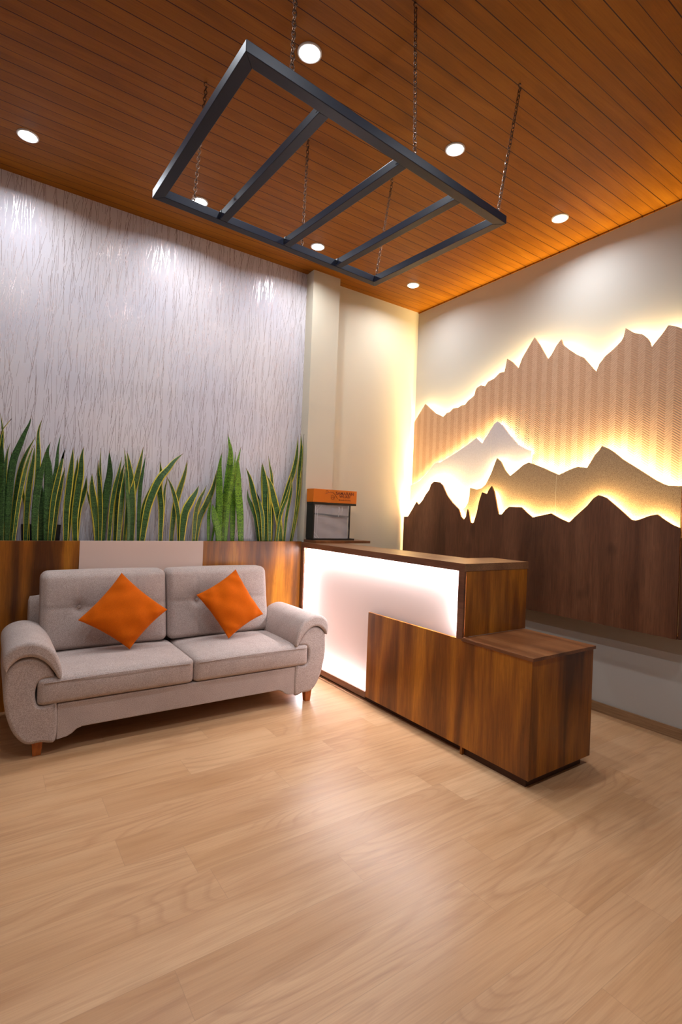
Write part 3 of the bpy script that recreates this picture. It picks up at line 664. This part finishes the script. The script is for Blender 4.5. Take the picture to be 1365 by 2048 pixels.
tag(obj('back_ledge', B(2.337, 2.93, 3.76, 3.968, 1.1055, 1.128), WOOD_TOPX, bev=.001, loc=(2.63, 3.86, 1.1055)), 'short wooden shelf board across the wall end of the counter, under the orange-topped stand', 'shelf')

# ---------------------------------------------------------------- display stand with the orange sign
zb = 1.1285
t = thing('display_stand', 'small black display stand with an orange lettered top, on the wall end of the counter', 'display stand', (2.56, 3.88, zb))
y0, y1 = 3.82, 3.932
obj('base_plate', B(2.338, 2.787, y0, y1, zb, zb+.016), BLACK, t, bev=.001)
obj('side_board', B(2.334, 2.348, y0-.002, y1, zb+.0165, 1.444), BLACK, t, bev=.001)
obj('top_plate', B(2.332, 2.796, y0, y1, 1.4445, 1.463), BLACK, t, bev=.001)
obj('post', B(2.722, 2.734, y0+.002, y0+.016, zb+.0165, 1.444), BLACK, t)
o = obj('back_board', B(2.349, 2.721, y0+.024, y0+.030, zb+.0165, 1.444), GREYBACK, t); o['label'] = 'grey backing board'
bm = bmesh.new(); nx, nz = 26, 24; G = []
for i in range(nx+1):
    G.append([bm.verts.new((2.3495 + .371*i/nx, y0+.004 + .003*math.sin(i*.9+j*.25) + .002*math.sin(j*.7+i*.3), zb+.017 + (1.4435-zb-.017)*j/nz)) for j in range(nz+1)])
for i in range(nx):
    for j in range(nz): bm.faces.new((G[i][j], G[i+1][j], G[i+1][j+1], G[i][j+1]))
o = obj('plastic_wrap', bm, FILM, t, True); o['label'] = 'clear plastic film'
for a, b, c_ in (((2.352, 1.16), (2.356, 1.43), .0014), ((2.375, 1.15), (2.378, 1.40), .001), ((2.60, 1.34), (2.605, 1.43), .004), ((2.635, 1.36), (2.64, 1.425), .0025), ((2.35, 1.20), (2.40, 1.148), .002), ((2.352, 1.165), (2.375, 1.148), .003), ((2.352, 1.40), (2.39, 1.438), .0015), ((2.36, 1.38), (2.42, 1.435), .001)):
    bm = bmesh.new(); tube(bm, [(a[0], y0-.001, a[1]), ((a[0]+b[0])/2+.003, y0-.002, (a[1]+b[1])/2), (b[0], y0-.001, b[1])], c_*.6, 5)
    obj('film_crease', bm, CREASE, t, True)
bm = bmesh.new(); prism(bm, [(2.349, 1.356), (2.47, 1.350), (2.56, 1.340), (2.66, 1.336), (2.721, 1.338), (2.721, 1.352), (2.65, 1.353), (2.56, 1.355), (2.47, 1.363), (2.349, 1.367)], 1, y0+.012, y0+.018)
obj('strap', bm, BLACK, t)
sg = obj('sign_box', B(2.330, 2.796, y0-.002, y1+.002, 1.4635, 1.580), ORANGE, t, bev=.0015); sg['label'] = 'orange sign box'
def text(name, s, x, z, size, space=1.0, xs=1.0):
    cu = bpy.data.curves.new(name, 'FONT'); cu.body = s; cu.size = size; cu.align_x = 'CENTER'; cu.align_y = 'CENTER'
    cu.extrude = .0006; cu.offset = .0007; cu.space_character = space
    tmp = bpy.data.objects.new(name, cu); C.objects.link(tmp); bpy.context.view_layer.update()
    me = bpy.data.meshes.new_from_object(tmp.evaluated_get(bpy.context.evaluated_depsgraph_get()))
    bpy.data.objects.remove(tmp); bpy.data.curves.remove(cu)
    bm = bmesh.new(); bm.from_mesh(me); bpy.data.meshes.remove(me)
    for v in bm.verts: v.co = Vector((x + v.co.x*xs, y0-.0030 - v.co.z, z + v.co.y))
    bmesh.ops.recalc_face_normals(bm, faces=bm.faces)
    base = Vector((0, 0, 0)); q = sg
    o = obj(name, bm, INK, sg); return o
text('lettering', 'SAMARAN', 2.662, 1.5500, .038, 1.05, 1.10)
text('lettering', 'WUASI', 2.662, 1.5230, .034, 1.05, 1.10)
text('lettering', 'Hosteleria', 2.662, 1.4920, .019, 1.55, 1.0)
bm = bmesh.new(); yy = y0-.003
tube(bm, [(2.447, yy, 1.5385), (2.478, yy, 1.5505), (2.505, yy, 1.5585), (2.530, yy, 1.5570), (2.552, yy, 1.5400), (2.575, yy, 1.5130), (2.588, yy, 1.5000)], [.0009, .0016, .0022, .0022, .0018, .0014, .0007], 6)
tube(bm, [(2.458, yy, 1.548), (2.458, yy, 1.569), (2.476, yy, 1.569), (2.484, yy, 1.560)], .0013, 6)
cx, cz = 2.531, 1.5130
tube(bm, [(cx+.020*math.cos(a), yy, cz+.020*math.sin(a)) for a in [math.radians(100+i*26) for i in range(12)]], .0013, 6)
tube(bm, [(cx+.004, yy, cz+.020), (cx+.004, yy, cz-.018)], .0011, 6); tube(bm, [(cx-.016, yy, cz+.001), (cx+.018, yy, cz+.001)], .0011, 6)
obj('house_emblem', bm, INK, sg)

# ---------------------------------------------------------------- sofa
t = thing('sofa', 'two-seat grey-beige fabric sofa with rounded arms, in front of the planter wall', 'sofa', (1.0875, 3.53, 0))
XC = 1.0875
mir = lambda pts: [(2*XC-x, z) for x, z in pts][::-1]
body = cr([(.347, .081), (.275, .081), (.205, .086), (.150, .150), (.114, .250), (.099, .350), (.100, .440), (.108, .490), (.150, .532), (.21, .545), (.265, .525), (.305, .480), (.33, .425), (.272, .418), (.246, .385), (.243, .330), (.256, .285), (.300, .278), (.347, .278)], 4)
pad = cr([(.106, .484), (.090, .530), (.100, .585), (.145, .622), (.215, .632), (.285, .606), (.333, .552), (.358, .485), (.362, .430), (.346, .420), (.322, .460), (.282, .512), (.225, .548), (.165, .545), (.122, .510)], 4)
for f in (lambda q: q, mir):
    a = obj('armrest', soft_extrude(f(body), 3.145, 3.86, .018), SOFA, t, True)
    ap = obj('arm_pad', soft_extrude(f(pad), 3.125, 3.74, .020), SOFA, a, True)
    for q in (a, ap): q.modifiers.new('weighted_normal', 'WEIGHTED_NORMAL')
base = [(.349, .082), (.401, .088), (.425, .100), (.447, .120), (.475, .129), (1.70, .129), (1.728, .120), (1.75, .100), (1.774, .088), (1.826, .082), (1.826, .276), (.349, .276)]
obj('base_frame', soft_extrude(base, 3.150, 3.85, .006, 2), SOFA, t)
def seat_fn(p, u):
    k = (1-abs(u.x)**3)*(1-abs(u.y)**3)
    if u.z > 0: p.z += .022*k*u.z
    if u.y < -.3: p.y -= .010*(1-abs(u.z)**2)*(1-abs(u.x)**4)
    return p
for x0, x1 in ((.250, 1.0945), (1.0975, 1.925)):
    s_ = obj('seat_cushion', rounded(x0, x1, 3.137, 3.72, .279, .428, .026, 22, seat_fn), SOFA, t, True)
    bm = bmesh.new(); tube(bm, cr([(x0+.03, 3.132, .401), ((x0+x1)/2, 3.123, .413), (x1-.02, 3.132, .403)], 8, False), .0022, 6); obj('piping', bm, SOFA, s_, True)
def back_fn(cx_, hw, btns):
    def fn(p, u):
        z0 = p.z
        puff = (1-abs(u.x)**3.5)*(1-abs(u.z)**3.5)
        front = max(0, -u.y)
        p.y -= .030*puff*front
        for bx in btns:
            r2_ = ((p.x-bx)**2 + (z0-.705)**2)
            p.y += front*(.026*math.exp(-r2_/.0011) + .010*math.exp(-r2_/.009))
            p.y += front*.0045*math.exp(-((p.x-bx)/.006)**2)
        p.y += front*.0055*math.exp(-((z0-.705)/.007)**2)
        if u.z > .2: p.z += .006*(1-u.x*u.x)*u.z
        p.y += (z0-.44)*.20
        return p
    return fn
for x0, x1, btns in ((.290, 1.062, (.505, .850)), (1.066, 1.848, (1.275, 1.625))):
    s_ = obj('back_cushion', rounded(x0, x1, 3.605, 3.765, .440, .925, .045, 56, back_fn((x0+x1)/2, (x1-x0)/2, btns)), SOFA, t, True)
    for bx in btns:
        bm = bmesh.new(); bmesh.ops.create_uvsphere(bm, u_segments=16, v_segments=10, radius=.013)
        for v in bm.verts: v.co = Vector((bx+v.co.x, 3.661+v.co.y*.5, .705+v.co.z))
        obj('button', bm, SOFA, s_, True)
obj('back_frame', rounded(.236, 1.870, 3.785, 3.935, .13, .760, .03, 12), SOFA, t, True)
for x_, y_ in ((.262, 3.205), (1.963, 3.205), (.262, 3.82), (1.963, 3.82)):
    bm = bmesh.new(); v = box(bm, x_-.027, x_+.027, y_-.027, y_+.027, 0, .088)
    for q in v:
        if q.co.z < .01: q.co.x = x_ + (q.co.x-x_)*.74; q.co.y = y_ + (q.co.y-y_)*.74
    o = obj('leg', bm, WOOD_LEG, t, bev=.002); o['label'] = 'orange-brown wooden leg'

# ---------------------------------------------------------------- throw pillows
def pillow(name, L, Bo, R, T, th, label, loc):
    L, Bo, R, T = map(Vector, (L, Bo, R, T)); n = 34; bm = bmesh.new()
    nrm = (R-L).cross(T-Bo).normalized()
    if nrm.y > 0: nrm = -nrm
    rn = random.Random(th*1000)
    ph = [rn.uniform(0, 6) for _ in range(8)]
    def P(u, v, s):
        c = 1-.075*(1-v*v)*abs(u)**1.5; d = 1-.075*(1-u*u)*abs(v)**1.5
        a, b = u*c, v*d
        q = (L*(1-a)*(1+b) + Bo*(1-a)*(1-b) + R*(1+a)*(1-b) + T*(1+a)*(1+b))/4
        k = max(0, (1-abs(u)**2.6))**.55 * max(0, (1-abs(v)**2.6))**.55
        wr = .0035*math.sin(7*u+ph[0]+2*v)*math.sin(5*v+ph[1]) + .003*math.sin(13*v*u+ph[2]) + .0025*math.sin(16*(u+v)+ph[3])*max(0, abs(u*v)-.2)
        return q + nrm*(s*(th*k + wr*min(1, k*3)))
    g = [[[None]*(n+1) for _ in range(n+1)] for _ in range(2)]
    f = lambda i: math.sin((i/n*2-1)*PI/2)
    for s in (0, 1):
        for i in range(n+1):
            for j in range(n+1):
                if s and (i in (0, n) or j in (0, n)): g[1][i][j] = g[0][i][j]
                else: g[s][i][j] = bm.verts.new(P(f(i), f(j), 1 if s == 0 else -1))
        for i in range(n):
            for j in range(n): bm.faces.new((g[s][i][j], g[s][i+1][j], g[s][i+1][j+1], g[s][i][j+1]))
    bmesh.ops.recalc_face_normals(bm, faces=bm.faces)
    return tag(obj(name, bm, VELVET, sm=True, loc=loc), label, 'cushion', 'orange pillows on the sofa')
pillow('throw_pillow', (.478, 3.500, .652), (.772, 3.430, .456), (1.020, 3.500, .678), (.744, 3.615, .922), .060, 'orange velvet pillow standing on its corner on the left seat of the sofa', (.75, 3.48, .45))
pillow('throw_pillow', (1.222, 3.520, .762), (1.432, 3.420, .456), (1.725, 3.480, .596), (1.540, 3.595, .924), .055, 'orange velvet pillow tilted on its corner on the right seat of the sofa', (1.46, 3.48, .45))

# ---------------------------------------------------------------- hanging steel frame and its chains
ZF, ZT, tw = 2.810, 2.850, .046
FL, FR_, BR, BL = Vector((.618, 1.526)), Vector((2.030, 1.629)), Vector((1.962, 2.576)), Vector((.584, 2.510))
t = thing('ceiling_rack', 'dark grey steel ladder-shaped rectangular frame hanging on chains below the ceiling', 'ceiling rack', (1.30, 2.06, ZF))
def inset(a, b, c_):                                                         # corner b of outline a-b-c moved inwards by the tube width
    d1 = (b-a).normalized(); d2 = (c_-b).normalized(); n1 = Vector((-d1.y, d1.x)); n2 = Vector((-d2.y, d2.x))
    return b + (n1+n2)*tw/(1+n1.dot(n2))
out = [FL, FR_, BR, BL]; inn = [inset(out[i-1], out[i], out[(i+1) % 4]) for i in range(4)]
for i in range(4):
    j = (i+1) % 4; bm = bmesh.new(); prism(bm, [tuple(out[i]), tuple(out[j]), tuple(inn[j]), tuple(inn[i])], 2, ZF, ZT)
    obj('rail', bm, METAL, t, bev=.002)
for (fx, fy), (bx, by) in (((.955, 1.59), (.922, 2.49)), ((1.361, 1.61), (1.290, 2.50)), ((1.712, 1.64), (1.640, 2.51))):
    fi = inn[0] + (inn[1]-inn[0])*((fx-inn[0].x)/(inn[1].x-inn[0].x)); bi = inn[3] + (inn[2]-inn[3])*((bx-inn[3].x)/(inn[2].x-inn[3].x))
    d = (bi-fi).normalized(); s_ = Vector((d.y, -d.x))*.021
    bm = bmesh.new(); prism(bm, [tuple(fi+s_), tuple(bi+s_), tuple(bi-s_), tuple(fi-s_)], 2, ZF+.001, ZT-.001); cb = obj('crossbar', bm, METAL, t, bev=.002)
    for e, sgn in ((fi, 1), (bi, -1)):
        m_ = e + d*sgn*.012; obj('joint_block', B(m_.x-.0225, m_.x+.0225, m_.y-.011, m_.y+.011, ZF+.012, ZT-.0005), METAL_DARK, cb)  # near-black block round each end of the crossbar
def chain(top, bot, label):
    top, bot = Vector(top), Vector(bot)
    t = thing('hanging_chain', label, 'chain', tuple(top), 'chains holding the steel frame')
    bm = bmesh.new(); tube(bm, [(top.x+.011*math.sin(a), top.y, top.z-.014-.011*math.cos(a)) for a in [math.radians(150+i*30) for i in range(10)]], .0022, 6)
    tube(bm, [(top.x, top.y, top.z+.0), (top.x, top.y, top.z-.006)], .003, 6); obj('hook', bm, CHAIN, t, True)
    s0 = top-Vector((0, 0, .024)); v = bot-s0; L = v.length; d = v.normalized(); step = .0215; n = max(2, int(L/step))
    u = d.cross(Vector((0, 1, 0))).normalized(); wv = d.cross(u)
    bm = bmesh.new()
    for k in range(n):
        c = s0 + d*(L*(k+.5)/n); side = u if k % 2 else wv
        ring = [c + d*(math.cos(a)*.0145) + side*(math.sin(a)*.0078) for a in [2*PI*q/10 for q in range(10)]]
        tube(bm, ring, .0022, 6, True)
    obj('links', bm, CHAIN, t, True)
e = ZT + .002
chain((.850, 1.650, H), (.800, 1.562, e), 'leftmost of the three rusty chains on the frame\'s near rail')
chain((1.420, 1.655, H), (1.405, 1.606, e), 'middle one of the three rusty chains on the frame\'s near rail')
chain((2.111, 1.643, H), (1.985, 1.648, e), 'rusty chain at the frame\'s right near corner, left of the rightmost downlight')
chain((.845, 2.597, H), (.775, 2.496, e), 'rusty chain at the far left of the frame, passing behind its left rail')
chain((1.455, 2.600, H), (1.400, 2.526, e), 'rusty steel chain at the middle of the frame\'s far rail')
chain((2.081, 2.591, H), (1.945, 2.545, e), 'rusty steel chain at the frame\'s far right corner, nearest the pillar')
